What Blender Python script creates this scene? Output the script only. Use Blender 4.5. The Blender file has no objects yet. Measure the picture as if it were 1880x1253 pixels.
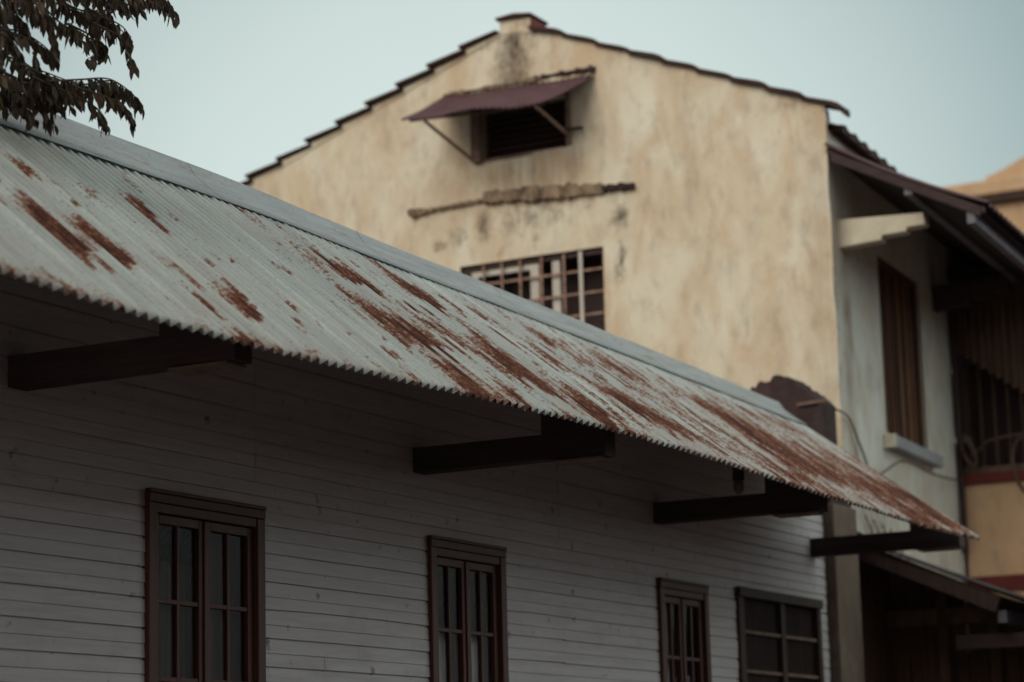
import bpy, bmesh, math, random
from mathutils import Vector, Matrix, noise
random.seed(7)
R = math.radians
scn = bpy.context.scene
col = scn.collection

# ------------------------------------------------------------------ helpers
class MB:
    """collects faces; build() links them as ONE mesh object"""
    def __init__(s): s.v = []; s.f = []; s.att = {}
    def add(s, vs, fs, **att):
        o = len(s.v); s.v += [tuple(p) for p in vs]
        s.f += [tuple(i + o for i in f) for f in fs]
        for k in set(att) | set(s.att):
            l = s.att.setdefault(k, [])
            l += [0.0] * (o - len(l))
            a = att.get(k, 0.0)
            l += list(a) if isinstance(a, (list, tuple)) else [a] * len(vs)
        return s
    def box(s, x0, x1, y0, y1, z0, z1, **att):
        vs = [(x, y, z) for x in (x0, x1) for y in (y0, y1) for z in (z0, z1)]
        return s.add(vs, [(0,1,3,2),(4,6,7,5),(0,4,5,1),(2,3,7,6),(0,2,6,4),(1,5,7,3)], **att)
    def bar(s, a, b, w, h, up=(0,0,1), **att):
        a, b = Vector(a), Vector(b); d = (b - a).normalized()
        r = d.cross(Vector(up)).normalized(); u = r.cross(d)
        vs = [p + r*sx*w/2 + u*sz*h/2 for p in (a, b) for sx in (-1,1) for sz in (-1,1)]
        return s.add(vs, [(0,1,3,2),(4,6,7,5),(0,4,5,1),(2,3,7,6),(0,2,6,4),(1,5,7,3)], **att)
    def tube(s, pts, r, n=8, r2=None, **att):
        pts = [Vector(p) for p in pts]; vs = []; fs = []
        up = Vector((.13, .27, .95))
        for i, p in enumerate(pts):
            d = (pts[min(i+1, len(pts)-1)] - pts[max(i-1, 0)]).normalized()
            x = d.cross(up)
            if x.length < .05: x = d.cross(Vector((1,0,0)))
            x.normalize(); y = d.cross(x)
            rr = r if r2 is None else r + (r2 - r) * i / (len(pts) - 1)
            vs += [p + (x*math.cos(2*math.pi*k/n) + y*math.sin(2*math.pi*k/n))*rr for k in range(n)]
        for i in range(len(pts)-1):
            for k in range(n):
                fs.append((i*n+k, i*n+(k+1)%n, (i+1)*n+(k+1)%n, (i+1)*n+k))
        fs += [tuple(range(n)), tuple(range((len(pts)-1)*n, len(pts)*n))]
        return s.add(vs, fs, **att)
    def prism(s, poly, axis, a, b, **att):
        """polygon of 2-D points extruded along axis 0/1/2 from a to b"""
        n = len(poly)
        def P(p, t):
            return {0: (t, p[0], p[1]), 1: (p[0], t, p[1]), 2: (p[0], p[1], t)}[axis]
        vs = [P(p, a) for p in poly] + [P(p, b) for p in poly]
        fs = [tuple(range(n)), tuple(range(2*n-1, n-1, -1))] + [(i, (i+1)%n, n+(i+1)%n, n+i) for i in range(n)]
        return s.add(vs, fs, **att)
    def xf(s, m):
        s.v = [tuple(m @ Vector(p)) for p in s.v]; return s
    def build(s, name, mat, parent=None, smooth=False, bevel=0.0, uv=None):
        me = bpy.data.meshes.new(name); me.from_pydata(s.v, [], s.f)
        if uv:
            l = me.uv_layers.new(name='UVMap')
            for lp in me.loops: l.data[lp.index].uv = uv[lp.vertex_index]
        for k, a in s.att.items():
            at = me.attributes.new(k, 'FLOAT', 'POINT')
            at.data.foreach_set('value', a + [0.0]*(len(s.v)-len(a)))
        bm = bmesh.new(); bm.from_mesh(me)
        bmesh.ops.recalc_face_normals(bm, faces=bm.faces); bm.to_mesh(me); bm.free()
        if smooth: me.shade_smooth()
        me.materials.append(mat)
        o = bpy.data.objects.new(name, me); col.objects.link(o)
        if parent: adopt(o, parent)
        if bevel:
            b = o.modifiers.new('bevel', 'BEVEL'); b.width = bevel; b.segments = 2; b.limit_method = 'ANGLE'
        return o

WORLD = {}
def adopt(o, parent):
    o.parent = parent
    p = Vector((0,0,0)); q = parent
    while q: p += Vector(WORLD.get(q.name, (0,0,0))); q = None
    o.matrix_parent_inverse = Matrix.Translation(-p)
def thing(name, label, cat, loc, group=None):
    o = bpy.data.objects.new(name, None); col.objects.link(o); o.location = loc
    WORLD[o.name] = loc; o.empty_display_size = .3
    o['label'] = label; o['category'] = cat
    if group: o['group'] = group
    return o
def tag(o, label, cat, group=None):
    o['label'] = label; o['category'] = cat
    if group: o['group'] = group
    return o
def interp(x, xs, ys):
    if x <= xs[0]: return ys[0]
    for i in range(len(xs)-1):
        if x <= xs[i+1]:
            t = (x - xs[i])/(xs[i+1]-xs[i])
            return ys[i] + t*(ys[i+1]-ys[i])
    return ys[-1]
def sstep(a, b, x):
    t = max(0., min(1., (x-a)/(b-a))); return t*t*(3-2*t)

# ------------------------------------------------------------------ materials
class NT:
    def __init__(s, name):
        s.m = bpy.data.materials.new(name); s.m.use_nodes = True
        s.t = s.m.node_tree; s.n = s.t.nodes; s.p = s.n['Principled BSDF']
        s.out = s.n['Material Output']
    def N(s, kind, **kw):
        n = s.n.new(kind)
        for k, v in kw.items(): setattr(n, k, v)
        return n
    def L(s, a, b): s.t.links.new(a, b); return s
    def coord(s, scale=(1,1,1), kind='Object', loc=(0,0,0)):
        c = s.N('ShaderNodeTexCoord'); m = s.N('ShaderNodeMapping')
        m.inputs['Scale'].default_value = scale; m.inputs['Location'].default_value = loc
        s.L(c.outputs[kind], m.inputs['Vector']); return m.outputs[0]
    def noise(s, vec, scale, detail=6, rough=.6, dist=0.0):
        n = s.N('ShaderNodeTexNoise'); n.inputs['Scale'].default_value = scale
        n.inputs['Detail'].default_value = detail; n.inputs['Roughness'].default_value = rough
        n.inputs['Distortion'].default_value = dist
        s.L(vec, n.inputs['Vector']); return n.outputs['Fac']
    def ramp(s, fac, stops):
        r = s.N('ShaderNodeValToRGB'); e = r.color_ramp.elements
        while len(e) < len(stops): e.new(.5)
        for i, (p, c) in enumerate(stops):
            e[i].position = p; e[i].color = (*c, 1) if isinstance(c, tuple) else (c, c, c, 1)
        s.L(fac, r.inputs[0]); return r.outputs[0]
    def mix(s, fac, a, b, mode='MIX'):
        m = s.N('ShaderNodeMix', data_type='RGBA', blend_type=mode)
        for i, x in ((0, fac), (6, a), (7, b)):
            if isinstance(x, (int, float)): m.inputs[i].default_value = x
            elif isinstance(x, tuple): m.inputs[i].default_value = (*x, 1)
            else: s.L(x, m.inputs[i])
        return m.outputs[2]
    def math(s, op, a, b=None, c=None, clamp=False):
        m = s.N('ShaderNodeMath', operation=op, use_clamp=clamp)
        for i, x in enumerate((a, b, c)):
            if x is None: continue
            if isinstance(x, (int, float)): m.inputs[i].default_value = x
            else: s.L(x, m.inputs[i])
        return m.outputs[0]
    def attr(s, name):
        a = s.N('ShaderNodeAttribute', attribute_name=name); return a.outputs['Fac']
    def bump(s, h, strength=.3, dist=.01):
        b = s.N('ShaderNodeBump'); b.inputs['Strength'].default_value = strength
        b.inputs['Distance'].default_value = dist
        s.L(h, b.inputs['Height']); s.L(b.outputs[0], s.p.inputs['Normal']); return s
    def set(s, color=None, rough=.7, metal=0.0, spec=.3):
        if color is not None:
            if isinstance(color, tuple): s.p.inputs['Base Color'].default_value = (*color, 1)
            else: s.L(color, s.p.inputs['Base Color'])
        if isinstance(rough, (int, float)): s.p.inputs['Roughness'].default_value = rough
        else: s.L(rough, s.p.inputs['Roughness'])
        s.p.inputs['Metallic'].default_value = metal
        s.p.inputs['Specular IOR Level'].default_value = spec
        return s.m

def simple(name, c1, c2, scale=6, rough=.7, bump=.3, stretch=(1,1,1), spec=.3, dist=.006, fine=40):
    t = NT(name); v = t.coord(stretch)
    a = t.noise(v, scale); b = t.noise(v, fine, 4)
    f = t.math('ADD', t.math('MULTIPLY', a, .7), t.math('MULTIPLY', b, .3))
    c = t.mix(t.ramp(f, [(.36, 0.), (.64, 1.)]), c1, c2)
    t.bump(b, bump, dist)
    return t.set(c, rough, 0, spec)

# galvanised roof with rust; UV = (x, metres down the slope)
def roof_mat():
    t = NT('rusted_galvanised_steel')
    uv = t.coord(kind='UV')
    sx = t.N('ShaderNodeSeparateXYZ'); t.L(uv, sx.inputs[0])
    u, v = sx.outputs[0], sx.outputs[1]
    colid = t.math('FLOOR', t.math('DIVIDE', u, .04))
    wn = t.N('ShaderNodeTexWhiteNoise', noise_dimensions='1D'); t.L(colid, wn.inputs['W'])
    # per-corrugation offset of the streak noise
    cx = t.N('ShaderNodeCombineXYZ'); t.L(t.math('MULTIPLY', u, 13.), cx.inputs[0])
    t.L(t.math('ADD', t.math('MULTIPLY', v, 2.6), t.math('MULTIPLY', wn.outputs[0], 1.1)), cx.inputs[1])
    streak = t.noise(cx.outputs[0], 1.0, 8, .68)
    cy = t.N('ShaderNodeCombineXYZ'); t.L(t.math('MULTIPLY', u, 30.), cy.inputs[0]); t.L(t.math('MULTIPLY', v, 22.), cy.inputs[1])
    speck = t.noise(cy.outputs[0], 1.6, 8, .75)
    att = t.attr('rust')
    s0 = t.math('SUBTRACT', streak, .5); s1 = t.math('SUBTRACT', speck, .5)
    cw = t.N('ShaderNodeCombineXYZ'); t.L(t.math('MULTIPLY', u, 3.2), cw.inputs[0]); t.L(t.math('MULTIPLY', v, 1.1), cw.inputs[1])
    s2 = t.math('SUBTRACT', t.noise(cw.outputs[0], 1.0, 4, .6), .5)
    f = t.math('ADD', t.math('ADD', att, t.math('MULTIPLY', s2, 1.5)), t.math('ADD', t.math('MULTIPLY', s0, 2.1), t.math('MULTIPLY', s1, 1.7)))
    mask = t.ramp(f, [(.29, 0.), (.42, .65), (.60, 1.)])
    core = t.ramp(f, [(.46, 0.), (.92, 1.)])
    # galvanised base: sheet to sheet tone, long dirt streaks, spangle
    sheet = t.math('FLOOR', t.math('DIVIDE', u, .72))
    w2 = t.N('ShaderNodeTexWhiteNoise', noise_dimensions='1D'); t.L(sheet, w2.inputs['W'])
    cz = t.N('ShaderNodeCombineXYZ'); t.L(t.math('MULTIPLY', u, 14.), cz.inputs[0]); t.L(t.math('MULTIPLY', v, .8), cz.inputs[1])
    dirt = t.noise(cz.outputs[0], 1.0, 5, .6)
    base = t.mix(t.ramp(dirt, [(.32, 0.), (.68, 1.)]), (.36, .40, .382), (.60, .675, .645))
    base = t.mix(t.math('MULTIPLY', w2.outputs[0], .5), base, (.36, .385, .38))
    base = t.mix(t.math('MULTIPLY', t.ramp(t.noise(uv, 2.2, 5), [(.45, 0.), (.7, 1.)]), .4), base, (.42, .36, .32))
    base = t.mix(t.ramp(t.noise(cy.outputs[0], 2.2, 5), [(.54, 0.), (.70, .5)]), base, (.22, .2, .19))
    lp_ = t.math('LESS_THAN', t.math('FRACT', t.math('DIVIDE', t.math('SUBTRACT', u, .09), .72)), .035)
    base = t.mix(t.math('MULTIPLY', lp_, .45), base, (.20, .19, .18))
    old = t.math('MULTIPLY', t.attr('wear'), t.ramp(streak, [(.35, .25), (.65, 1.)]))
    base = t.mix(old, base, (.30, .20, .155))
    base = t.mix(t.math('MULTIPLY', t.ramp(t.math('ADD', att, t.math('MULTIPLY', s0, .6)), [(.12, 0.), (.55, 1.)]), .4), base, (.33, .235, .18))
    rust = t.mix(core, t.mix(speck, (.15,.045,.021), (.27,.108,.055)), t.mix(speck, (.024,.009,.008), (.085,.024,.014)))
    c = t.mix(mask, base, rust)
    t.bump(speck, .25, .003)
    return t.set(c, t.mix(mask, (.5,.5,.5), (.9,.9,.9)), 0, .35)

def cap_mat():
    t = NT('weathered_ridge_flashing'); v = t.coord((.5, 6, 6)); w = t.coord()
    a = t.noise(v, 3, 6); b = t.noise(w, 30, 5)
    c = t.mix(t.ramp(a, [(.35, 0.), (.65, 1.)]), (.30,.325,.33), (.41,.45,.45))
    c = t.mix(t.ramp(b, [(.55, 0.), (.72, .6)]), c, (.18,.15,.14))
    sx = t.N('ShaderNodeSeparateXYZ'); t.L(w, sx.inputs[0])
    jn = t.math('LESS_THAN', t.math('FRACT', t.math('DIVIDE', sx.outputs[0], 1.83)), .006)
    c = t.mix(t.math('MULTIPLY', jn, .7), c, (.08,.07,.07))
    c = t.mix(t.ramp(t.noise(t.coord((.8, 3, 3)), 3.5, 8, .72), [(.56, 0.), (.68, .75)]), c, (.24,.13,.085))
    t.bump(t.math('ADD', t.noise(w, 5, 3), t.math('MULTIPLY', t.noise(t.coord((2, 9, 9)), 4, 5), .8)), .6, .012)
    return t.set(c, .6, 0, .3)

def siding_mat():
    t = NT('old_white_board_paint'); v = t.coord((.6, 4, 9)); w = t.coord()
    a = t.noise(v, 3, 6, .65); b = t.noise(w, 3.5, 7, .7)
    c = t.mix(t.ramp(a, [(.3, 0.), (.7, 1.)]), (.455,.415,.425), (.585,.555,.57))
    c = t.mix(t.math('MULTIPLY', t.attr('tone'), .4), c, (.48,.45,.445))
    c = t.mix(t.ramp(b, [(.55, 0.), (.8, .6)]), c, (.34, .30, .27))
    spots = t.ramp(t.noise(w, 9, 3, .5), [(.66, 0.), (.75, .8)])
    c = t.mix(spots, c, (.12, .095, .08))
    t.bump(t.noise(t.coord((2, 20, 40)), 3, 6), .25, .002)
    return t.set(c, .62, 0, .3)

def plaster_mat(name, c1, c2, blush, mould=(.075,.06,.05)):
    t = NT(name); w = t.coord(); v = t.coord((1, 1.15, .62))
    a = t.noise(v, 1.5, 7, .6); b = t.noise(v, 5, 6, .65); f = t.noise(w, 26, 6, .7)
    c = t.mix(t.ramp(a, [(.32, 0.), (.66, 1.)]), c1, c2)
    c = t.mix(t.math('MULTIPLY', t.ramp(t.noise(v, 2.0, 7, .62, .5), [(.40, 0.), (.64, 1.)]), .9), c, blush)
    c = t.mix(t.ramp(b, [(.50, 0.), (.78, .55)]), c, (.30,.255,.21))
    br = t.math('MULTIPLY', t.attr('drip'), t.ramp(t.noise(t.coord((1, 7, .5)), 2, 6, .7), [(.3, .35), (.62, 1.)]), clamp=True)
    c = t.mix(br, c, (.20, .115, .07))
    dk = t.math('ADD', t.attr('mould'), t.math('MULTIPLY', t.math('SUBTRACT', t.noise(t.coord((1,1,.8)), 7, 8, .75), .5), 1.9))
    c = t.mix(t.ramp(dk, [(.36, 0.), (1.05, 1.)]), c, mould)
    t.bump(t.math('ADD', f, t.math('MULTIPLY', b, 1.5)), .45, .012)
    return t.set(c, .9, 0, .15)

def wood_mat(name, c1, c2, axis='z', rough=.7):
    st = {'z': (9, 9, .7), 'x': (.7, 9, 9), 'y': (9, .7, 9)}[axis]
    return simple(name, c1, c2, 2.5, rough, .35, st, .25, .003, 14)

M = dict(
    roof=roof_mat(), cap=cap_mat(), siding=siding_mat(),
    backroof=simple('plain_old_sheet_steel', (.25,.22,.2), (.4,.4,.39), 4),
    frame=wood_mat('brown_window_paint', (.06,.022,.018), (.105,.042,.033), 'z', .55),
    headwood=wood_mat('brown_head_paint', (.055,.022,.018), (.095,.042,.033), 'x', .55),
    bracket=wood_mat('dark_bracket_timber', (.045,.030,.031), (.075,.05,.05), 'y', .8),
    plaster=plaster_mat('yellowed_gable_plaster', (.72,.655,.505), (.80,.765,.63), (.64,.50,.345)),
    sideplaster=plaster_mat('pale_green_side_plaster', (.63,.65,.59), (.73,.75,.69), (.62,.55,.46)),
    tan=plaster_mat('tan_wall_paint', (.78,.53,.33), (.83,.58,.365), (.72,.48,.30)),
    fartan=plaster_mat('far_tan_render', (.58,.40,.24), (.66,.47,.30), (.52,.35,.21)),
    tile=simple('dark_roof_tile', (.03,.018,.016), (.075,.036,.03), 7, .85, .5),
    redtile=simple('red_ridge_tile', (.14,.03,.024), (.24,.06,.045), 7, .8, .4),
    awning=simple('maroon_awning_sheet', (.085,.042,.05), (.13,.066,.074), 5, .6, .2),
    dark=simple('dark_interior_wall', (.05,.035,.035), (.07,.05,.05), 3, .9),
    darkwood=wood_mat('dark_shade_wood', (.04,.027,.026), (.08,.05,.043)),
    shutter=wood_mat('brown_shutter_wood', (.05,.025,.016), (.17,.085,.045)),
    shutterlight=wood_mat('worn_shutter_board', (.13,.07,.042), (.27,.15,.085)),
    slat=wood_mat('brown_slat_wood', (.07,.042,.032), (.17,.105,.072)),
    rustbar=simple('rusty_window_bar', (.20,.10,.07), (.45,.32,.25), 12, .8, .3),
    palebar=simple('chalky_pale_frame', (.48,.45,.40), (.62,.59,.53), 9, .75, .3),
    palewood=simple('dusty_brown_frame', (.13,.085,.065), (.24,.165,.125), 8, .8, .3),
    rough=simple('broken_mortar', (.12,.085,.065), (.42,.32,.22), 5, .95, .8, dist=.03),
    brick=simple('dark_purple_brick', (.04,.025,.025), (.085,.055,.052), 5, .9, .7, dist=.02),
    pillar=plaster_mat('dirty_pillar_plaster', (.15,.115,.09), (.19,.15,.12), (.14,.10,.07)),
    sill=simple('blue_grey_sill', (.27,.30,.32), (.36,.385,.40), 6, .8, .3),
    corbel=simple('cream_corbel_paint', (.58,.53,.41), (.70,.66,.54), 5, .85, .4),
    red=simple('dull_red_band_paint', (.13,.025,.022), (.19,.04,.034), 5, .7, .2),
    pent=simple('purple_brown_sheet', (.07,.04,.045), (.12,.065,.07), 5, .6, .3),
    purlin=simple('grey_blue_purlin_paint', (.14,.135,.165), (.21,.20,.24), 5, .7, .3),
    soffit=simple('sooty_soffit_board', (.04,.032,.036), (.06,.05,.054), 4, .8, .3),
    cable=simple('dark_cable_sheath', (.045,.032,.026), (.08,.055,.042), 10, .6, .1),
    palecable=simple('dusty_cable_sheath', (.075,.05,.037), (.135,.09,.062), 10, .6, .1),
    curtain=simple('grey_net_curtain', (.09,.08,.08), (.15,.14,.14), 3, .9, 0, (4,1,.3), fine=3),
    brightcurtain=simple('white_net_curtain', (.45,.44,.45), (.80,.80,.82), 2, .9, 0, (6,1,.5), fine=3),
    bark=simple('brown_tree_bark', (.05,.035,.025), (.12,.085,.06), 6, .9, .8, (1,1,.3), dist=.02),
    ground=simple('dusty_asphalt', (.06,.044,.041), (.105,.08,.075), 2, .9, .4),
    bulb=simple('dusty_lamp_glass', (.12,.10,.09), (.2,.17,.15), 9, .4, .1),
)
def glass():
    t = NT('old_window_glass')
    tr = t.N('ShaderNodeBsdfTransparent'); tr.inputs[0].default_value = (.85,.84,.84,1)
    gl = t.N('ShaderNodeBsdfGlossy'); gl.inputs['Roughness'].default_value = .12
    lw = t.N('ShaderNodeLayerWeight'); lw.inputs[0].default_value = .5
    fr = t.math('ADD', t.math('MULTIPLY', t.math('POWER', lw.outputs['Facing'], 5.), .2), .004)
    mx = t.N('ShaderNodeMixShader'); t.L(fr, mx.inputs[0]); t.L(tr.outputs[0], mx.inputs[1]); t.L(gl.outputs[0], mx.inputs[2])
    t.L(mx.outputs[0], t.out.inputs[0]); t.n.remove(t.p); return t.m
M['glass'] = glass()
def leaf_mat():
    t = NT('dry_dark_leaf')
    c = t.mix(t.attr('hue'), (.04,.03,.024), (.15,.085,.045))
    c = t.mix(t.ramp(t.noise(t.coord(), 12, 3), [(.4,0.),(.7,.5)]), c, (.045,.04,.02))
    return t.set(c, .6, 0, .25)
M['leaf'] = leaf_mat()

# ------------------------------------------------------------------ ground
GZ = -1.6
g = MB(); N = 24
g.add([(-400+800*i/N, -400+800*j/N, GZ) for i in range(N+1) for j in range(N+1)],
      [(i*(N+1)+j, (i+1)*(N+1)+j, (i+1)*(N+1)+j+1, i*(N+1)+j+1) for i in range(N) for j in range(N)])
o = g.build('ground', M['ground']); o['kind'] = 'structure'

# ------------------------------------------------------------------ SHED
shed = thing('wooden_shed', 'long white boarded wooden shed under a rust streaked corrugated steel roof', 'shed', (12.5, 8.8, GZ))
YW = 7.8
EX = [4.5,7.3,8.0,8.5,9.2,10.2,11.7,12.9,14.2,16.1,17.2,18.5,19.9]
EZ = [2.17,2.157,2.124,2.117,2.124,2.143,2.185,2.2,2.198,2.154,2.143,2.117,2.14]
RX = [4.5,9.8,11.6,12.75,14.6,16.65,18.4,19.9]
RZ = [3.635,3.635,3.636,3.59,3.56,3.52,3.48,3.44]
def smooth_interp(x, xs, ys):
    return sum(interp(x+d, xs, ys) for d in (-.5,-.25,0,.25,.5))/5
def eave_z(x): return smooth_interp(x, EX, EZ)
def ridge_z(x): return smooth_interp(x, RX, RZ)
YE, YR = 6.2, 8.0
def roof_pt(x, t, lift=0.0):
    ze, zr = eave_z(x), ridge_z(x)
    y = YR + (YE-YR)*t; z = zr + (ze-zr)*t
    s = math.hypot(YR-YE, zr-ze); n = Vector((0, -(zr-ze)/s, (YR-YE)/s))
    return Vector((x, y, z)) + n*lift
PATCH = [(8.32,.52,.79,.31,.95),(8.74,.3,.42,.14,.6),(9.25,.32,.42,.14,.5),(8.68,.56,.74,.32,.8),(8.4,.77,.83,.13,.7),(9.65,.34,.47,.16,.85),(9.18,.6,.78,.21,.75),(9.45,.69,.85,.35,.75),(10.61,.47,.55,.22,.5),(11.63,.27,.48,.47,.85),(11.27,.29,.46,.29,.4),(12.54,.19,.4,.55,.85),(11.22,.5,.7,.35,.7),(11.42,.56,.79,.66,.85),(11.98,.46,.7,.89,.5),(11.27,.79,1.0,.47,.85),(12.43,.55,.84,.8,.85),(11.7,.88,1.0,.37,.8),(10.66,.84,.9,.18,.5),(14.38,.19,.47,.84,.6),(15.28,.27,.44,.85,.7),(12.96,.73,.97,.9,.65),(14.05,.58,.81,1.0,.7),(14.41,.68,.92,1.2,.72),(16.78,.26,.57,1.4,.75),(16.88,.44,.86,1.9,.8),(16.86,.25,.49,.93,.6),(17.74,.35,.86,2.1,.75),(18.81,.35,.82,1.9,.75),(19.43,.45,1.0,1.3,.8),(18.64,.77,1.0,1.17,.8),(16.1,.84,.96,.8,.75),
 (10.2,.93,.97,.1,.5),(9.9,.80,.84,.07,.6),(9.0,.86,.9,.07,.6),(10.05,.71,.76,.08,.5),(8.05,.62,.68,.07,.6),(10.9,.62,.72,.1,.45),(13.5,.45,.6,.5,.55),(15.6,.5,.7,.7,.6),(13.6,.86,.97,.5,.45),(8.9,.40,.46,.05,.5),(12.1,.30,.36,.12,.5)]
rr = random.Random(3)
for k in range(90):
    u = rr.uniform(6.5, 19.8); t0 = rr.uniform(.2, .95); PATCH.append((u, t0, t0+rr.uniform(.02,.07), rr.uniform(.04,.10), rr.uniform(.3,.55)))
for k in range(50):
    u = rr.uniform(11, 19.8); t0 = rr.uniform(.2, .8); PATCH.append((u, t0, t0+rr.uniform(.06,.18), rr.uniform(.08,.2), rr.uniform(.45,.7)))
def rust_at(x, t):
    c = math.floor(x/.04)
    j = noise.noise((c*7.31, 3.7, .2))
    r = 0.0
    for (u, t0, t1, w, a) in PATCH:
        if abs(x-u) > w*1.1: continue
        tt0 = t0 + j*.09*(t1-t0)/.2; tt1 = t1 + noise.noise((c*5.7, u*9, 4.4))*.10*min(1,(t1-t0)/.15)
        if t < tt0-.05 or t > tt1+.03: continue
        q = (t-tt0)/max(.02, tt1-tt0)
        along = sstep(-.15, .45, q)*(1-sstep(.92, 1.06, q))*(.72+.28*max(0,q))
        across = 1 - sstep(.15, 1.25, abs(x-u)/(w*.58))
        r = max(r, a*along*across)
    return r
xs = []; x = 4.5
while x < 19.9: xs.append(x); x += .01
nt = 56; rb = MB(); vs = []; uvs = []; ru = []; we = []
for i, x in enumerate(xs):
    ph = x/.08
    a = .0150*math.cos(2*math.pi*ph)+.0018*math.cos(6*math.pi*ph)
    sl = math.hypot(YR-YE, ridge_z(x)-eave_z(x))
    lap = .004 if (x % .72) < .09 else 0
    end_jit = .012*noise.noise((math.floor(x/.72)*3.1, 0, 1.)) + .004*noise.noise((x*3, 8, 1.))
    for k in range(nt+1):
        t = k/nt
        tt = t if k < nt else 1 + end_jit/2
        wob = .006*noise.noise((x*.9, t*2.5, 5.)) 
        vs.append(roof_pt(x, tt, a + lap + wob)); uvs.append((x, t*sl))
        dens = .17*sstep(10.3, 12, x) + .15*sstep(13.5, 17., x)
        nz = noise.noise((x*1.1, t*1.6, 2.)) + .5*noise.noise((x*3.1, t*3.6, 7.))
        band = sstep(.12,.3,t)
        bg = (dens + .16*sstep(11,14,x)*max(0, nz+.15))*band
        ed = .46*sstep(.90, 1., t)*(.35+.9*max(0,noise.noise((x*1.7, 3., 9.))+.3))
        ru.append(max(rust_at(x, t), bg, ed))
        we.append(min(.8, .55*sstep(.8,1.,t)*max(0,noise.noise((x*.8,1.,3.))+.35) + .35*sstep(13,16,x)*max(0,nz+.2)))
fs = []
for i in range(len(xs)-1):
    for k in range(nt): fs.append((i*(nt+1)+k, i*(nt+1)+k+1, (i+1)*(nt+1)+k+1, (i+1)*(nt+1)+k))
rb.add(vs, fs, rust=ru, wear=we)
roof = rb.build('roof', M['roof'], shed, True, uv=uvs)
s = roof.modifiers.new('sheet', 'SOLIDIFY'); s.thickness = .003; s.offset = -1
# ridge capping: folded flashing resting on the crests
cb = MB(); prof = []
xs2 = [4.5+.1*i for i in range(155)]
vs = []
for x in xs2:
    zr = ridge_z(x); j = .006*noise.noise((x*1.3, 0, 3.)); lo = .155 + .012*noise.noise((x*.7, 2., 3.))
    p0 = roof_pt(x, lo, .025+.004*noise.noise((x*2.3, 5, 5.))); p1 = roof_pt(x, .10, .024+j); p2 = roof_pt(x, .035, .03)
    ring = [p0, p1, p2, Vector((x, YR-.03, zr+.055+j)), Vector((x, YR+.03, zr+.055+j)), Vector((x, YR+.12, zr-.03)), Vector((x, YR+.3, zr-.19))]
    vs += ring
k7 = 7
cb.add(vs, [(i*k7+k, i*k7+k+1, (i+1)*k7+k+1, (i+1)*k7+k) for i in range(len(xs2)-1) for k in range(k7-1)])
cap = cb.build('ridge_cap', M['cap'], roof, True); s = cap.modifiers.new('sheet', 'SOLIDIFY'); s.thickness = .004; s.offset = 1
bb = MB(); vs = []; xs3 = [4.5+.02*i for i in range(771)]
for x in xs3:
    a = .0125*math.cos(2*math.pi*x/.08)
    vs += [(x, YR+.01, ridge_z(x)+a-.01), (x, 11.2, ridge_z(x)-2.55+a)]
bb.add(vs, [(2*i, 2*i+1, 2*i+3, 2*i+2) for i in range(770)])
bb.build('back_roof', M['backroof'], shed, True)

# boarded front wall
WINS = [(10.352,11.444,1.73,'w'),(13.319,14.32,1.73,'w'),(16.776,17.682,1.70,'w'),(18.30,20.14,1.735,'g')]
WB = -.62
sb = MB(); pitch = .0805; nrow = int((2.98-GZ)/pitch)
JOINT = [11.388, 15.17]
for r_ in range(nrow):
    z0 = GZ + r_*pitch; z1 = z0+pitch; zc = (z0+z1)/2
    major = r_ % 2 == 0
    cuts = [4.6, 20.36] + [j for j, jz in ((JOINT[0], (1.9, 3)), (JOINT[1], (1.6, 3))) if jz[0] < zc < jz[1]]
    if not (1.6 < zc): cuts += [rr.choice([7.2, 12.1, 15.2])] if major else []
    segs = []
    cuts.sort()
    for a, b in zip(cuts[:-1], cuts[1:]): segs.append((a+.0012, b-.0012))
    for (a, b, zt, _) in WINS:
        if WB+.05 < zc < zt-.04:
            ns = []
            for (p, q) in segs:
                if q < a or p > b: ns.append((p, q))
                else:
                    if p < a+.03: ns.append((p, a+.03))
                    if q > b-.03: ns.append((b-.03, q))
            segs = ns
    for (p, q) in segs:
        n = max(1, int((q-p)/.5)); tone = rr.random() if major else rr.random()*.8
        jo = rr.uniform(-.002, .002)
        gap = .012 if major else .0065; dep = .014 if major else .007
        vs = []; 
        for i in range(n+1):
            x = p+(q-p)*i/n
            w1 = .003*noise.noise((x*.8, r_*3.3, 1.)); w2 = .002*noise.noise((x*1.9, r_*1.7, 6.))
            gg = gap + max(0., w2)*2.2 + (.010 if (major and 11.75 < x < 13.3 and 1.02 < z0 < 1.2) else 0) + (.006 if (major and 14.4 < x < 15.2 and .9 < z0 < 1.3) else 0)
            y = YW - .016 + jo + w1
            vs += [(x, y+dep, z0), (x, y+dep, z0+gg), (x, y, z0+gg+.002), (x, y+.003, z1), (x, y+dep+.012, z1+.0005)]
        sb.add(vs, [(i*5+k, i*5+k+1, i*5+k+6, i*5+k+5) for i in range(n) for k in range(4)], tone=tone)
wall = sb.build('boarded_wall', M['siding'], shed)
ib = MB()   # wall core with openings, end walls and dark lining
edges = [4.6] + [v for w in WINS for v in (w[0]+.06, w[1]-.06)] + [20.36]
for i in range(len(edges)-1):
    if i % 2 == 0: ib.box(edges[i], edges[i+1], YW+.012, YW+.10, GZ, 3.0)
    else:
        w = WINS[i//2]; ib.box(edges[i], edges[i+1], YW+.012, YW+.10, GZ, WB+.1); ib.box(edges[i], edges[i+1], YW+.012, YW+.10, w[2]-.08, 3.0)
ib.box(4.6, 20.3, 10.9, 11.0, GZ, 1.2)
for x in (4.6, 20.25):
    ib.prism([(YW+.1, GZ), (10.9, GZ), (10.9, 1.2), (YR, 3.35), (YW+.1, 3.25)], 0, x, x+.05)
ib.box(4.66, 20.24, YW+.101, 10.89, GZ+.02, GZ+.08)
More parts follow.
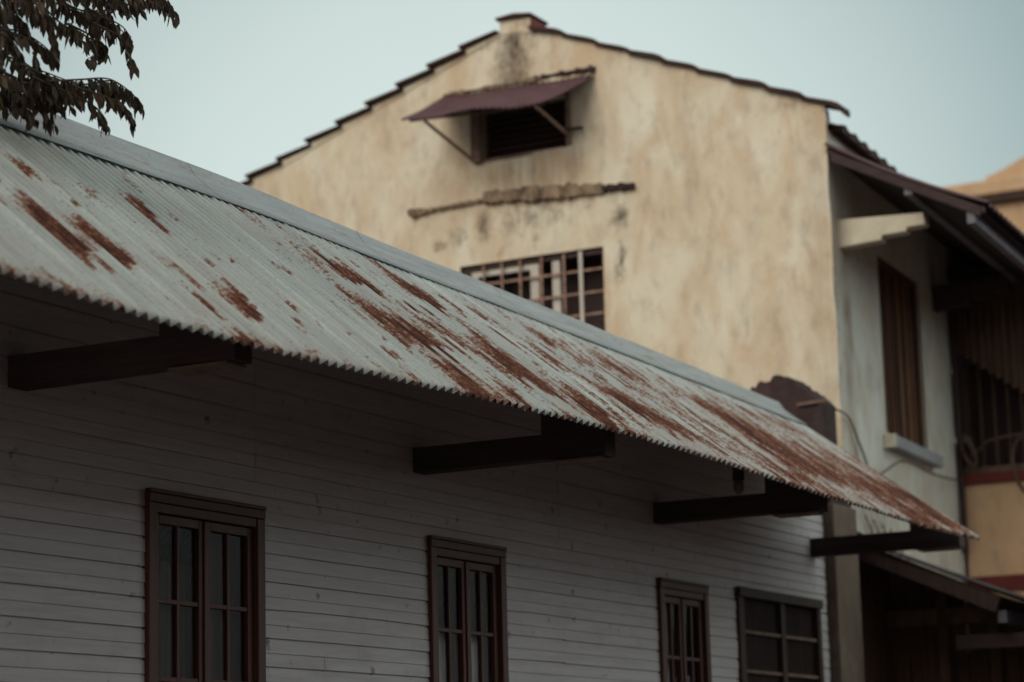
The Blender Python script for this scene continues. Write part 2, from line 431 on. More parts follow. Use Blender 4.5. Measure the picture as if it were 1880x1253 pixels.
ib.build('inner_wall', M['dark'], shed)

def make_window(a, b, zt, idx):
    f = MB(); y0 = YW-.045; cw = .075
    f.box(a, a+cw, y0, YW+.09, WB, zt-.0725); f.box(b-cw, b, y0, YW+.09, WB, zt-.0725)
    f.box(a+cw, b-cw, y0+.008, YW+.09, zt-.125, zt-.0725); f.box(a, b, YW-.05, YW+.09, WB-.06, WB-.001)
    # moulded head
    f.box(a, b, y0-.004, YW+.09, zt-.072, zt-.022); f.box(a-.001, b+.001, y0-.010, YW+.05, zt-.0215, zt)
    w = f.build('window', M['frame'], shed, bevel=.005)
    ia, ibx = a+cw+.004, b-cw-.004; mid = (ia+ibx)/2; top = zt-.129; pn = MB()
    for (p, q) in ((ia, mid-.002), (mid+.002, ibx)):
        c = MB(); yc0, yc1 = YW-.012, YW+.028; st = .052
        c.box(p, p+st, yc0, yc1, WB+.004, top); c.box(q-st, q, yc0, yc1, WB+.004, top)
        c.box(p+st, q-st, yc0, yc1, top-.05, top); c.box(p+st, q-st, yc0, yc1, WB+.004, WB+.3)
        m = (p+q)/2; c.box(m-.013, m+.013, yc0+.006, yc1-.004, WB+.3, top-.05)
        z = top-.05-.40
        while z > WB+.35:
            c.box(p+st, m-.013, yc0+.006, yc1-.004, z-.026, z); c.box(m+.013, q-st, yc0+.006, yc1-.004, z-.026, z); z -= .415
        if q > mid+.01: c.box(p-.018, p+.016, yc0-.012, yc0-.0005, WB+.01, top-.003)
        c.build('casement', M['frame'], w, bevel=.004)
        pn.box(p+st, q-st, YW+.012, YW+.015, WB+.3, top-.05)
    pn.build('pane', M['glass'], w)
    cu = MB(); vs = []; n = 120
    zlow = WB+.05
    for i in range(n+1):
        x = ia + (ibx-ia)*i/n
        y = YW+.085 + .016*math.sin(x*47+idx) + .01*math.sin(x*91+1.3*idx)
        gap = .5 if idx != 0 else (1 if (x < mid-.04) else 0)
        if idx == 1: zt_ = top-.47 if x > mid-.28 else zlow+.02
        elif idx == 0: zt_ = top if x > mid+.02 else top-.25
        else: zt_ = top if x < mid else top-.6
        zt_ -= .02*math.sin(x*30)
        vs += [(x, y, zlow), (x, y, max(zlow+.01, zt_))]
    cu.add(vs, [(2*i, 2*i+1, 2*i+3, 2*i+2) for i in range(n)])
    c = cu.build('curtain', M['curtain'] if idx == 0 else M['brightcurtain'], w, True)
    s = c.modifiers.new('cloth', 'SOLIDIFY'); s.thickness = .002
for i, w in enumerate(WINS[:3]): make_window(w[0], w[1], w[2], i)
# wide barred window at the far end
a, b, zt, _ = WINS[3]; f = MB(); y0 = YW-.04
f.box(a, a+.11, y0, YW+.09, WB, zt-.08); f.box(b-.09, b, y0, YW+.09, WB, zt-.08); f.box(a-.01, b+.01, y0-.02, YW+.09, zt-.079, zt)
f.box(a+.11, b-.09, y0+.01, YW+.09, WB, WB+.12)
w4 = f.build('barred_window', M['darkwood'], shed, bevel=.004)
mid = (a+b)/2+.05; c = MB()
c.box(mid-.045, mid+.045, YW-.03, YW+.03, WB+.12, zt-.08)
x = a+.15
while x < b-.10:
    if abs(x-mid) > .06: c.box(x-.009, x+.009, YW+.012, YW+.03, WB+.12, zt-.08)
    x += .052
c.build('bar', M['darkwood'], w4)
c = MB(); z = zt-.345
while z > WB+.3:
    c.box(a+.112, mid-.047, YW-.022, YW+.005, z-.028, z); c.box(mid+.047, b-.092, YW-.022, YW+.005, z-.028, z); z -= .322
c.build('rail', M['palewood'], w4, bevel=.003)

def make_bracket(x, ext=0.0):
    b = MB(); w = .15
    yo = 6.42
    zc = lambda y: 2.275
    pts = [(YW-.012, 2.115), (YW-.012, 2.275), (6.86, 2.272), (6.86, roof_pt(x, (YR-6.86)/(YR-YE)).z-.03), (yo, roof_pt(x, (YR-yo)/(YR-YE)).z-.03), (yo, 2.105), (6.92, 2.118)]
    b.prism(pts, 0, x-w/2, x+w/2)
    o = b.build('bracket', M['bracket'], shed, bevel=.006)
    c = MB(); c.box(x-w/2-.012, x+w/2+.012, 6.46, 6.80, 2.09, 2.104); c.build('worn_shim', M['palewood'], o, bevel=.003)
for x in (5.5, 9.3, 13.235, 16.835, 20.09): make_bracket(x)

# ------------------------------------------------------------------ party wall at the far end of the shed
pw = thing('party_wall', 'dark brick party wall with ragged peak behind the far end of the rusty roof', 'wall', (20.7, 8.8, GZ))
b = MB()
poly = [(7.83, 2.5), (7.83, 3.58)]
rr = random.Random(5); n = 14
for i in range(1, n+1):
    t = i/n; poly.append((7.83+(8.2-7.83)*t, 3.58+(3.87-3.58)*t + rr.uniform(-.03, .035)))
for i in range(1, n+1):
    t = i/n; poly.append((8.2+(8.62-8.2)*t, 3.87+(3.70-3.87)*t + rr.uniform(-.03, .03)))
poly += [(10.9, 1.9), (10.9, GZ), (8.2, GZ), (8.2, 2.5)]
b.prism(poly, 0, 20.5, 20.95); b.build('brick_gable', M['brick'], pw)
b = MB(); b.bar((20.47, 8.02, 3.555), (20.47, 7.74, 3.57), .02, .028); b.build('loose_board', M['palewood'], pw)
b = MB(); b.box(20.40, 20.94, 7.72, 7.95, 2.6, 3.0); b.build('pillar_head', M['brick'], pw)
b = MB(); b.box(20.38, 20.98, 7.69, 7.88, GZ, 2.62); b.build('pillar', M['pillar'], pw, bevel=.015)

# ------------------------------------------------------------------ YELLOW HOUSE
XG = 22.0; CY = 8.17
house = thing('yellow_house', 'tall old house with stained yellow plaster gable behind the rusty shed roof', 'house', (24.5, 11.6, GZ))
def rake(y):     # wall top under the tiles
    if y < 11.38: return 6.78 + (y-8.08)*(8.19-6.78)/(11.38-8.08)
    return 8.20 - (y-11.83)*(8.20-6.98)/(15.15-11.83) if y > 11.83 else 8.2
YL = 15.9
def blob(y, z, cy, cz, ry, rz, p=1.0):
    d = ((y-cy)/ry)**2 + ((z-cz)/rz)**2
    return max(0., 1-d)**p
def mould(y, z):
    top = rake(y)-z
    n1 = noise.noise((y*1.3, z*1.3, 3.)); n2 = noise.noise((y*4, z*3, 8.))
    m = .34*blob(y, z, 11.6, 8.0, .45, .8) + .30*blob(y,z,11.72,7.75,.28,.55)
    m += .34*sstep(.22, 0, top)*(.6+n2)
    m += .62*blob(y, z, 12.66, 5.97, .13, .13) + .40*blob(y,z,12.42,6.02,.2,.22) + .3*blob(y,z,12.1,6.1,.12,.3) + .5*blob(y,z,10.50,5.95,.16,.18) + .55*blob(y,z,10.50,5.38,.12,.22)+ .5*blob(y,z,10.46,5.62,.08,.2) + .34*blob(y,z,10.45,6.1,.1,.3) + .42*blob(y,z,11.5,6.15,1.0,.3)
    m += .34*blob(y,z,11.45,5.85,.12,.14)+ .36*blob(y,z,11.9,5.8,.16,.12)
    m += .2*blob(y, z, 13.0, 6.9, 1.2, .7)*(.7+n1) + .22*blob(y, z, 8.6, 6.55, .5, .5) + .2*blob(y,z,9.4,6.4,.5,.6)
    return m*1.35
def drip(y, z):
    d = .55*blob(y, z, 11.5, 6.62, .72, .34) + .35*blob(y, z, 10.98, 6.55, .1, .5) + .3*blob(y,z,11.65,7.65,.4,.5)
    d += .45*blob(y, z, 12.1, 6.5, 1.0, .35)*.6 + .3*blob(y,z,9.65,6.3,.12,.5) + .25*blob(y,z,8.3,5.2,.2,2.5)
    return d
OPEN = [(11.05, 12.06, 6.83, 7.36), (10.68, 12.38, 4.2, 5.70)]
ys = sorted(set([CY, 10.68, 11.05, 12.06, 12.38, YL, 11.38, 11.83]))
def subdiv(l, d):
    o = []
    for a, b in zip(l[:-1], l[1:]):
        n = max(1, round((b-a)/d)); o += [a+(b-a)*i/n for i in range(n)]
    return o + [l[-1]]
ys = subdiv(ys, .07); zs = subdiv([GZ, 3.0, 4.2, 5.70, 6.83, 7.36, 8.3], .07)
wb = MB(); idx = {}; vs = []; fs = []; mo = []; dr = []
def vid(i, j):
    y = ys[i]; z = min(zs[j], rake(y))
    k = (i, round(z, 5))
    if k not in idx:
        idx[k] = len(vs); e = .012*noise.noise((y*1.7, z*1.7, 0)) + .006*noise.noise((y*6, z*6, 4.))
        ce = .03*noise.noise((z*2.1, 1, 1)) * sstep(.3, 0, y-CY)
        vs.append((XG+e, y+ce*.5, z)); mo.append(mould(y, z)); dr.append(drip(y, z))
    return idx[k]
for i in range(len(ys)-1):
    for j in range(len(zs)-1):
        yc = (ys[i]+ys[i+1])/2; zc = (zs[j]+zs[j+1])/2
        if any(a < yc < b and c < zc < d for a, b, c, d in OPEN): continue
        if zs[j] >= rake(ys[i]) and zs[j] >= rake(ys[i+1]): continue
        q = []
        for v in (vid(i,j), vid(i+1,j), vid(i+1,j+1), vid(i,j+1)):
            if v not in q: q.append(v)
        if len(q) > 2: fs.append(tuple(q))
wb.add(vs, fs, mould=mo, drip=dr)
wb.build('gable_wall', M['plaster'], house, True)
# reveals, inner lining
for (a, c, z0, z1) in OPEN:
    b = MB(); b.box(XG+.012, XG+.28, a-.05, a, z0-.05, z1+.05); b.box(XG+.012, XG+.28, c, c+.05, z0-.05, z1+.05)
    b.box(XG+.012, XG+.28, a, c, z0-.05, z0); b.box(XG+.012, XG+.28, a, c, z1, z1+.05)
    b.build('window_reveal', M['rough'], house)
b = MB(); b.box(24.2, 24.3, CY+.4, YL-.1, GZ, 6.7)
b.box(29.3, 29.4, CY+.45, YL, GZ, 6.7); b.box(XG+.1, 29.4, YL-.1, YL, GZ, 6.6); b.box(XG+.3, 24.2, CY+.45, YL-.1, 4.0, 4.1)
b.build('back_wall', M['dark'], house)
# pier at the apex
b = MB(); b.prism([(11.46, 8.17), (11.83, 8.17), (11.83, 8.345), (11.46, 8.33)], 0, XG+.004, XG+.34, mould=.36)
p = b.build('ridge_pier', M['plaster'], house)
b = MB(); b.prism([(11.42, 8.332), (11.86, 8.348), (11.86, 8.378), (11.64, 8.395), (11.42, 8.362)], 0, XG-.05, XG+.37); b.build('pier_cap', M['tile'], p, bevel=.01)
b = MB(); b.box(XG+.002, XG+.35, 11.438, 11.458, 8.16, 8.329); b.build('ridge_tile', M['redtile'], p, bevel=.02)
# roof slabs + stepped verge tiles
b = MB()
for (x0_, y0_) in ((XG+.12, 8.04), (29.6, 8.57)):
    b.v += [(x0_, y0_, 6.54), (x0_, 11.5, 8.06), (x0_, 15.9, 6.70), (x0_, 15.9, 6.755), (x0_, 11.5, 8.115), (x0_, y0_, 6.60)]
b.f += [tuple(range(6)), tuple(range(6, 12))] + [(k, (k+1)%6, 6+(k+1)%6, 6+k) for k in range(6)]
rf = b.build('tiled_roof', M['tile'], house)
rr = random.Random(9); n = 9
for i in range(n+1):          # left rake
    y0 = 11.84 + i*.40; y1 = y0+.46
    z0 = rake(y0)+.012; z1 = rake(y1)+.02
    th = .026+rr.uniform(-.005,.005); dz = .076; q = rr.uniform(-.02,.02); b = MB()
    b.prism([(y0, z0-.004), (y1, z1+dz-.022), (y1+.01, z1+dz+th*.6), (y0, z0+th)], 0, XG-.07+q, XG+.2)
    b.build('verge_tile', M['tile'], rf, bevel=.005)
    b = MB(); b.prism([(y0-.03, z0-.03), (y1-.05, z1-.02), (y1-.05, z1+dz-.028), (y0-.03, z0-.006)], 0, XG-.012+rr.uniform(-.01,.01), XG+.15, mould=.25); b.build('verge_mortar', M['plaster'], rf)
for i in range(9):            # right rake, rounded stepped tiles
    y1 = 11.45 - i*.380; y0 = y1-.43
    z1 = rake(y1)-.005; z0 = rake(y0)+.015
    th = .026+rr.uniform(-.006,.006); b = MB(); q = rr.uniform(-.02,.02)
    b.prism([(y1-.01, z1-.03), (y1, z1+.02), (y0+.11, z0+th+.052), (y0+.04, z0+th+.02), (y0, z0+.012), (y0, z0-.012)], 0, XG-.065+q, XG+.2)
    b.build('verge_tile', M['tile'], rf, bevel=.006)
b = MB(); b.prism([(8.10, 6.78), (8.10, 6.83), (8.0, 6.775), (7.94, 6.70), (7.955, 6.66), (8.02, 6.73)], 0, XG-.06, XG+.1)
b.build('verge_tile', M['tile'], rf)

# louvred attic opening with awning
b = MB(); b.box(XG-.10, XG+.05, 12.062, 12.17, 6.80, 7.40); b.box(XG-.05, XG+.05, 11.0, 11.048, 6.84, 7.40); b.box(XG+.0, XG+.05, 11.048, 12.06, 6.80, 6.828)
lv = b.build('louvre_window', M['palewood'], house, bevel=.006)
b = MB()
for i in range(7):
    z = 6.85+i*.075; b.add([(XG+.05, 11.052, z), (XG+.05, 12.058, z), (XG+.13, 12.058, z+.07), (XG+.13, 11.052, z+.07), (XG+.062, 11.052, z-.008), (XG+.062, 12.058, z-.008), (XG+.142, 12.058, z+.062), (XG+.142, 11.052, z+.062)], [(0,1,2,3),(4,5,6,7),(0,1,5,4),(2,3,7,6),(0,3,7,4),(1,2,6,5)])
b.build('slat', M['darkwood'], lv)
b = MB(); b.box(XG+.2, XG+.26, 11.0, 12.1, 6.8, 7.4); b.build('back_panel', M['dark'], lv)
b = MB(); vs = []; n = 110
for i in range(n+1):
    t = i/n
    for k in range(9):
        q = k/8
        w = Vector((XG-.015, 12.52+(10.70-12.52)*t, 7.605+(7.545-7.605)*t)); e = Vector((21.1+.04*math.sin(t*9), 12.56+(10.88-12.56)*t, 7.135+(7.06-7.135)*t))
        p = w.lerp(e, q); p.z += .010*math.cos(t*2*math.pi*24) - .05*math.sin(q*math.pi)*.4 + .012*noise.noise((t*6, q*2, 3)); 
        if k == 8: p.x += .02*noise.noise((t*22, 1, 1)); p.z += .02*noise.noise((t*3, 4, 1))
        vs.append(p)
b.add(vs, [(i*9+k, i*9+k+1, i*9+k+10, i*9+k+9) for i in range(n) for k in range(8)])
aw = b.build('awning', M['awning'], house, True); s = aw.modifiers.new('sheet', 'SOLIDIFY'); s.thickness = .006
for (y0, y1, zz) in ((12.30, 12.14, 6.80), (10.98, 11.02, 6.93)):
    b = MB(); b.bar((21.16, y0, 7.105 if y0 > 12 else 7.045), (XG-.01, y1, zz), .026, .026); b.build('strut', M['palewood'], aw)
b = MB(); b.bar((21.2, 12.5, 7.15), (21.2, 10.92, 7.07), .03, .03); b.build('edge_rail', M['darkwood'], aw)
b = MB(); b.bar((XG-.06, 11.04, 6.99), (XG-.06, 10.84, 6.985), .03, .03); b.build('peg', M['darkwood'], lv)
def rough_strip(name, mat, a, c, thick, prot, n, seed, parent, profile=None, rag=.35):
    """ragged strip along the gable from (y,z) a to c"""
    r = random.Random(seed); b = MB(); vs = []
    for i in range(n+1):
        t = i/n; y = a[0]+(c[0]-a[0])*t; z = a[1]+(c[1]-a[1])*t
        pf = profile(t) if profile else 1.0
        pf *= .75+.7*abs(noise.noise((t*9, seed*3.3, 1.)))+.25*noise.noise((t*23, seed, 2.)); h = thick*pf*(1+r.uniform(-rag, rag)); d = prot*(.6+.4*pf)*(1+r.uniform(-rag, rag))
        j = r.uniform(-.2,.2)*thick*rag
        vs += [(XG+.02, y, z+h/2+j), (XG-d, y, z+h*.38+j), (XG-d*.9, y, z-h*.4+j), (XG+.02, y, z-h/2+j)]
    b.add(vs, [(i*4+k, i*4+k+1, i*4+k+5, i*4+k+4) for i in range(n) for k in range(3)] + [(0,1,2,3), (n*4, n*4+1, n*4+2, n*4+3)])
    return b.build(name, mat, parent)
led = rough_strip('broken_ledge', M['rough'], (12.97, 6.36), (12.02, 6.385), .085, .07, 40, 1, house, lambda t: 1.5-1.0*sstep(0,.35,t))
rough_strip('ledge_stub', M['rough'], (12.03, 6.405), (10.62, 6.30), .17, .09, 50, 2, led, lambda t: .75+.35*math.sin(t*3.1), .2)
rough_strip('ledge_stub', M['brick'], (10.64, 6.30), (10.28, 6.275), .085, .09, 16, 3, led, None, .3)
rough_strip('mortar_flashing', M['rough'], (12.55, 7.63), (11.3, 7.62), .04, .03, 60, 4, aw, lambda t: .3+abs(math.sin(t*9)), .5)
rough_strip('mortar_flashing', M['brick'], (11.5, 7.64), (10.69, 7.61), .06, .05, 50, 6, aw, lambda t: .35+t, .6)

# grilled window
gw = MB()
gw.box(XG+.05, XG+.14, 12.28, 12.38, 4.2, 5.70); gw.box(XG+.05, XG+.14, 10.68, 10.72, 4.2, 5.70); gw.box(XG+.05, XG+.14, 10.72, 12.28, 5.64, 5.70)
gf = gw.build('grille_window', M['darkwood'], house)
b = MB(); b.box(XG+.06, XG+.10, 11.47, 11.57, 4.2, 5.63); b.box(XG+.06, XG+.10, 11.22, 11.31, 4.2, 5.63); b.box(XG+.06, XG+.10, 11.57, 12.28, 5.575, 5.63); b.box(XG+.06,XG+.10,12.20,12.28,4.2,5.575)
b.build('casement', M['palebar'], gf)
b = MB()
for y in (12.10, 11.88, 11.66, 11.405, 11.14):
    b.box(XG-.004, XG+.014, y-.011, y+.011, 4.2, 5.68)
for z in (5.475, 5.235, 5.005, 4.77): b.box(XG+.0145, XG+.03, 10.68, 12.38, z-.011, z+.011)
b.build('grille', M['rustbar'], gf)
b = MB(); b.box(XG-.004, XG+.014, 10.925, 10.965, 4.2, 5.68); b.build('pale_bar', M['palebar'], gf)
b = MB(); b.box(XG+.11, XG+.115, 11.57, 12.2, 4.2, 5.57); b.build('pane', M['glass'], gf)
b = MB(); b.box(XG+.5, XG+.55, 10.3, 12.7, 4.1, 6.3); b.box(XG+.28, XG+.5, 10.3, 10.35, 4.1, 6.3); b.box(XG+.28,XG+.5,12.65,12.7,4.1,6.3); b.build('dark_room', M['dark'], gf)

# street side of the house, turned 4 degrees. local frame: s along, o outwards, z
TH = R(4); FM = Matrix.Translation((XG, CY, 0)) @ Matrix.Rotation(TH, 4, 'Z') @ Matrix(((1,0,0,0),(0,-1,0,0),(0,0,1,0),(0,0,0,1)))
b = MB(); ss = subdiv([0, .12, 1.63, 3.28, 4.56, 7.4], .08); zz = subdiv([GZ, 3.72, 5.62, 6.78], .08); vs = []; fs = []; mo = []; dr = []
for i, s_ in enumerate(ss):
    for j, z in enumerate(zz):
        if s_ > .13: z = min(z, 6.56)
        e = .010*noise.noise((s_*1.9, z*1.9, 7.))
        if 1.5 < s_ < 3.4 and 3.6 < z < 5.75: e *= .2
        vs.append((s_, e, z))
        mo.append(.42*blob(s_, z, .03, 4.6, .22, 2.6) + .30*blob(s_,z,1.0,2.9,1.2,.6) + .2*sstep(3.6,2.4,z))
        dr.append(.75*blob(s_, z, .38, 4.3, .22, 1.6)*(.5+abs(noise.noise((s_*3, z*2.4, 2.)))*1.6) + .35*blob(s_,z,.75,2.8,.9,.5))
nz = len(zz)
for i in range(len(ss)-1):
    for j in range(nz-1):
        if 1.63 < (ss[i]+ss[i+1])/2 < 3.28 and 3.72 < (zz[j]+zz[j+1])/2 < 5.62: continue
        fs.append((i*nz+j, (i+1)*nz+j, (i+1)*nz+j+1, i*nz+j+1))
b.add(vs, fs, mould=mo, drip=dr); b.xf(FM); b.build('street_wall', M['sideplaster'], house, True)
b = MB(); b.box(1.58,1.63,-.3,-.014,3.72,5.62); b.box(3.28,3.33,-.3,-.014,3.72,5.62); b.box(1.63,3.28,-.3,-.014,5.62,5.67); b.box(1.63,3.28,-.3,-.014,3.67,3.72); b.box(1.5,3.4,-.36,-.305,3.6,5.7)
b.xf(FM); b.build('window_reveal', M['sideplaster'], house)
sw = MB(); sw.box(1.631, 1.72, -.16, -.03, 3.721, 5.619); sw.box(3.19, 3.279, -.16, -.03, 3.721, 5.619); sw.box(1.721, 3.189, -.16, -.03, 5.54, 5.619)
sw.xf(FM); sw = sw.build('shuttered_window', M['shutter'], house)
rr = random.Random(11); x = 1.73; k = 0
dk = MB(); lt = MB()
while x < 3.18:
    w = rr.uniform(.07, .12); tgt = lt if k in (1, 4, 6, 7, 8, 9, 11, 12, 14) else dk
    tgt.box(x, min(3.187, x+w-.018), -.13+rr.uniform(0,.02), -.085+rr.uniform(0,.035), 3.724, 5.538); x += w; k += 1
dk.xf(FM).build('shutter', M['shutter'], sw); lt.xf(FM).build('shutter', M['shutterlight'], sw)
b = MB()
for i in range(13):
    x = 1.74+i*.118; b.box(x, x+.014, -.072, -.058, 3.724, 5.538)
b.xf(FM).build('bar', M['darkwood'], sw)
b = MB(); b.box(1.50, 3.42, -.1, .13, 3.545, 3.668); b.xf(FM); sl = b.build('sill', M['sill'], sw, bevel=.008)
b = MB(); b.box(1.478, 1.498, -.02, .135, 3.535, 3.675); b.xf(FM).build('sill_end', M['corbel'], sl, bevel=.004)
b = MB(); b.tube([FM @ Vector((4.50, .05, z)) for z in (2.7, 3.9, 4.5, 5.2, 5.75)], .035, 8); b.build('downpipe', M['darkwood'], house)
for z in (3.95, 4.75): b = MB(); b.box(4.44, 4.7, .005, .025, z, z+.07); b.xf(FM).build('pipe_strap', M['sideplaster'], house)
# main eave on the street side: scalloped tile ends
b = MB(); vs = []; n = 460
for i in range(n+1):
    s_ = .04+7.3*i/n; a = abs(math.sin(math.pi*s_/.36)); 
    z = 6.545+.075*a
    vs += [(s_, .15, z), (s_, .13, z-.03), (s_, .01, 6.57), (s_, .01, 6.60+.05*a), ]
b.add(vs, [(i*4+k, i*4+(k+1)%4, (i+1)*4+(k+1)%4, (i+1)*4+k) for i in range(n) for k in range(4)])
b.xf(FM); b.build('eave_tile', M['tile'], rf)
# pent roof over the street
Z0, Z1, OW = 6.36, 5.56, 1.57
b = MB(); vs = []; n = 560
for i in range(n+1):
    s_ = -.06+7.4*i/n; a = .022*math.cos(2*math.pi*s_/.19)
    for k in range(7):
        q = k/6; vs.append((s_, OW*q - .01*(q==0), Z0+(Z1-Z0)*q - .05*math.sin(math.pi*q) + a + .03))
b.add(vs, [(i*7+k, i*7+k+1, i*7+k+8, i*7+k+7) for i in range(n) for k in range(6)])
b.xf(FM); pr = b.build('pent_roof', M['pent'], house, True); s = pr.modifiers.new('sheet','SOLIDIFY'); s.thickness=.012
b = MB(); vs = []
for s_ in (-.03, 7.3):
    for k in range(7):
        q = k/6; z = Z0+(Z1-Z0)*q-.05*math.sin(math.pi*q)
        vs += [(s_, OW*q*.985, z-.005), (s_, OW*q*.985, z-.06)]
b.add(vs, [(2*k, 2*k+2, 2*k+16, 2*k+14) for k in range(6)] + [(2*k+1, 2*k+3, 2*k+17, 2*k+15) for k in range(6)] + [(2*k, 2*k+1, 2*k+3, 2*k+2) for k in range(6)])
b.xf(FM); b.build('soffit', M['soffit'], pr)
for (o_, z) in ((.80, 5.85), (1.40, 5.49)):
    b = MB(); b.box(-.02, 7.3, o_-.04, o_+.04, z-.075, z+.055); b.xf(FM); b.build('purlin', M['purlin'], pr, bevel=.005)
b = MB(); b.box(-.045, -.032, .05, 1.5, 0, .10)
for i, p in enumerate(b.v):
    q = p[1]/OW; b.v[i] = (p[0], p[1], p[2] + Z0+(Z1-Z0)*q-.05*math.sin(math.pi*q)-.12)
b.xf(FM); b.build('verge_board', M['bracket'], pr)
for s_, mt in ((.27, M['corbel']), (3.86, M['darkwood'])):  # far corbel takes dark wood to paint in the shade beneath the pent roof
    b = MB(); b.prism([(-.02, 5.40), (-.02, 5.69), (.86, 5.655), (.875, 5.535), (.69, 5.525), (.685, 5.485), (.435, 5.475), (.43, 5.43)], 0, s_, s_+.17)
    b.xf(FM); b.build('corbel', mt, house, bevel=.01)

# ------------------------------------------------------------------ wing with timber slats
wing = thing('slatted_house', 'tan house with dark timber slats and dull red bands beyond the shuttered window', 'house', (28, 6.6, GZ))
WX = 26.6; wy0, wy1 = 4.6, 8.44
b = MB(); b.box(WX, 29.5, wy0, wy1, GZ, 3.48); b.build('tan_wall', M['tan'], wing)
b = MB(); b.box(WX-.05, 29.52, wy0-.03, wy1, 3.481, 3.60); b.build('red_band', M['red'], wing, bevel=.01)
b = MB(); b.box(WX-.06, WX-.001, wy0-.03, wy1, 2.26, 2.43); b.build('red_band', M['red'], wing, bevel=.01)
b = MB(); b.box(WX+.02, 29.5, wy0, wy1, 3.601, 3.68); b.build('ledge', M['palewood'], wing)
b = MB(); b.box(WX+.5, 29.4, wy0+.1, wy1-.05, 3.68, 5.9); b.build('dark_recess', M['dark'], wing)
b = MB(); b.box(WX-.02, 29.6, wy0-.1, wy1+.02, 5.9, 5.98); b.build('flat_roof', M['soffit'], wing)
sl = MB(); rr = random.Random(2); y = wy1
while y > wy0:
    w = rr.uniform(.075,.10); zb = 4.98 - (8.40-y)*.74; zb = max(4.0, zb)
    sl.box(WX+.0+rr.uniform(0,.02), WX+.03, y-w+.012, y, zb, 5.88); y -= w
sl.build('slat_screen', M['slat'], wing)
b = MB(); y = wy1-.05
while y > wy0:
    b.box(WX+.10, WX+.125, y-.022, y, 3.68, 5.0); y -= .16
b.build('bar', M['slat'], wing)
b = MB(); b.box(WX+.02, WX+.09, wy1-.08, wy1, 3.68, 5.88); b.build('post', M['darkwood'], wing)

# ------------------------------------------------------------------ far tan building
far = thing('tan_building', 'far tan building with a plain cornice and curved parapet at the right edge', 'building', (43, 10.4, GZ))
b = MB(); b.box(40, 46, 7.5, 13.0, GZ, 10.1); b.build('wall', M['fartan'], far)
b = MB(); b.box(39.72, 46.2, 7.3, 13.15, 10.21, 10.47); b.build('cornice', M['fartan'], far, bevel=.03)
b = MB(); b.box(39.8, 46.1, 7.4, 13.1, 10.101, 10.209); b.build('cornice_shadow_strip', M['darkwood'], far)  # dark strip stands in for the shadow line below the cornice
b = MB(); poly = [(11.95, 10.471), (11.95, 10.58)]
for i in range(1, 14):
    t = i/13; poly.append((11.95-(11.95-9.6)*t, 10.58+.75*math.sin(t*math.pi/2)**1.3))
poly += [(8.2, 11.33), (8.2, 10.471)]
b.prism(poly, 0, 39.95, 40.4); b.build('parapet', M['fartan'], far)

# ------------------------------------------------------------------ low lean-to past the shed
lean = thing('lean_to', 'dark low lean-to with a sagging sheet roof past the far end of the shed', 'lean-to', (23, 7.2, GZ))
def lz(y): return 2.43 + (y-7.95)*.40
b = MB(); vs = []; n = 120
for i in range(n+1):
    x = 21.35+4.2*i/n
    for k in range(7):
        y = 7.95-2.6*k/6; vs.append((x+.02*noise.noise((y*5,1,1)), y, lz(y)-.05*(x-21.4)+.015*math.cos(2*math.pi*x/.16)-.03*math.sin(k/6*math.pi)))
b.add(vs, [(i*7+k, i*7+k+1, i*7+k+8, i*7+k+7) for i in range(n) for k in range(6)])
lr = b.build('roof', M['soffit'], lean, True); s = lr.modifiers.new('sheet','SOLIDIFY'); s.thickness=.01
b = MB(); b.bar((21.45, 8.0, lz(8.0)-.10), (21.45, 6.55, lz(6.55)-.17), .06, .15); b.build('rafter', M['darkwood'], lean)
b = MB(); b.bar((22.3, 8.0, lz(8.0)-.17), (22.3, 5.4, lz(5.4)-.19), .06, .12); b.build('rafter', M['darkwood'], lean)
b = MB(); b.box(21.50, 25.4, 6.50, 6.58, 1.54, 1.65); b.build('purlin', M['purlin'], lean)
b = MB(); b.box(21.7, 21.82, 5.3, 7.05, 1.33, 1.46); b.build('beam', M['bracket'], lean)
b = MB(); b.box(21.0, 22.6, 7.98, 8.06, GZ, 2.34); b.build('side_wall', M['slat'], lean)
b = MB(); b.prism([(8.0, 2.40), (7.80, 2.44), (7.93, 2.50)], 0, 21.0, 21.45); b.build('ridge_stub', M['darkwood'], lean)
b = MB(); rr = random.Random(21); y = 8.08
while y > 5.2:
    w = rr.uniform(.10,.2); b.box(22.6+rr.uniform(0,.03), 22.65, y-w+.01, y, GZ, lz(y-w)-.15-rr.uniform(0,.04)); y -= w
b.build('plank_wall', M['slat'], lean)
b = MB(); b.box(22.64, 22.70, 5.2, 8.1, GZ, 1.35); b.build('wall_lining', M['dark'], lean)
for y in (7.42, 6.92, 6.40):
    b = MB(); b.box(22.45, 22.56, y-.05, y+.05, GZ, lz(y)-.2); b.build('post', M['slat'], lean)
b = MB(); b.box(22.46, 22.55, 5.2, 8.0, 1.62, 1.78); b.build('lintel', M['palewood'], lean)

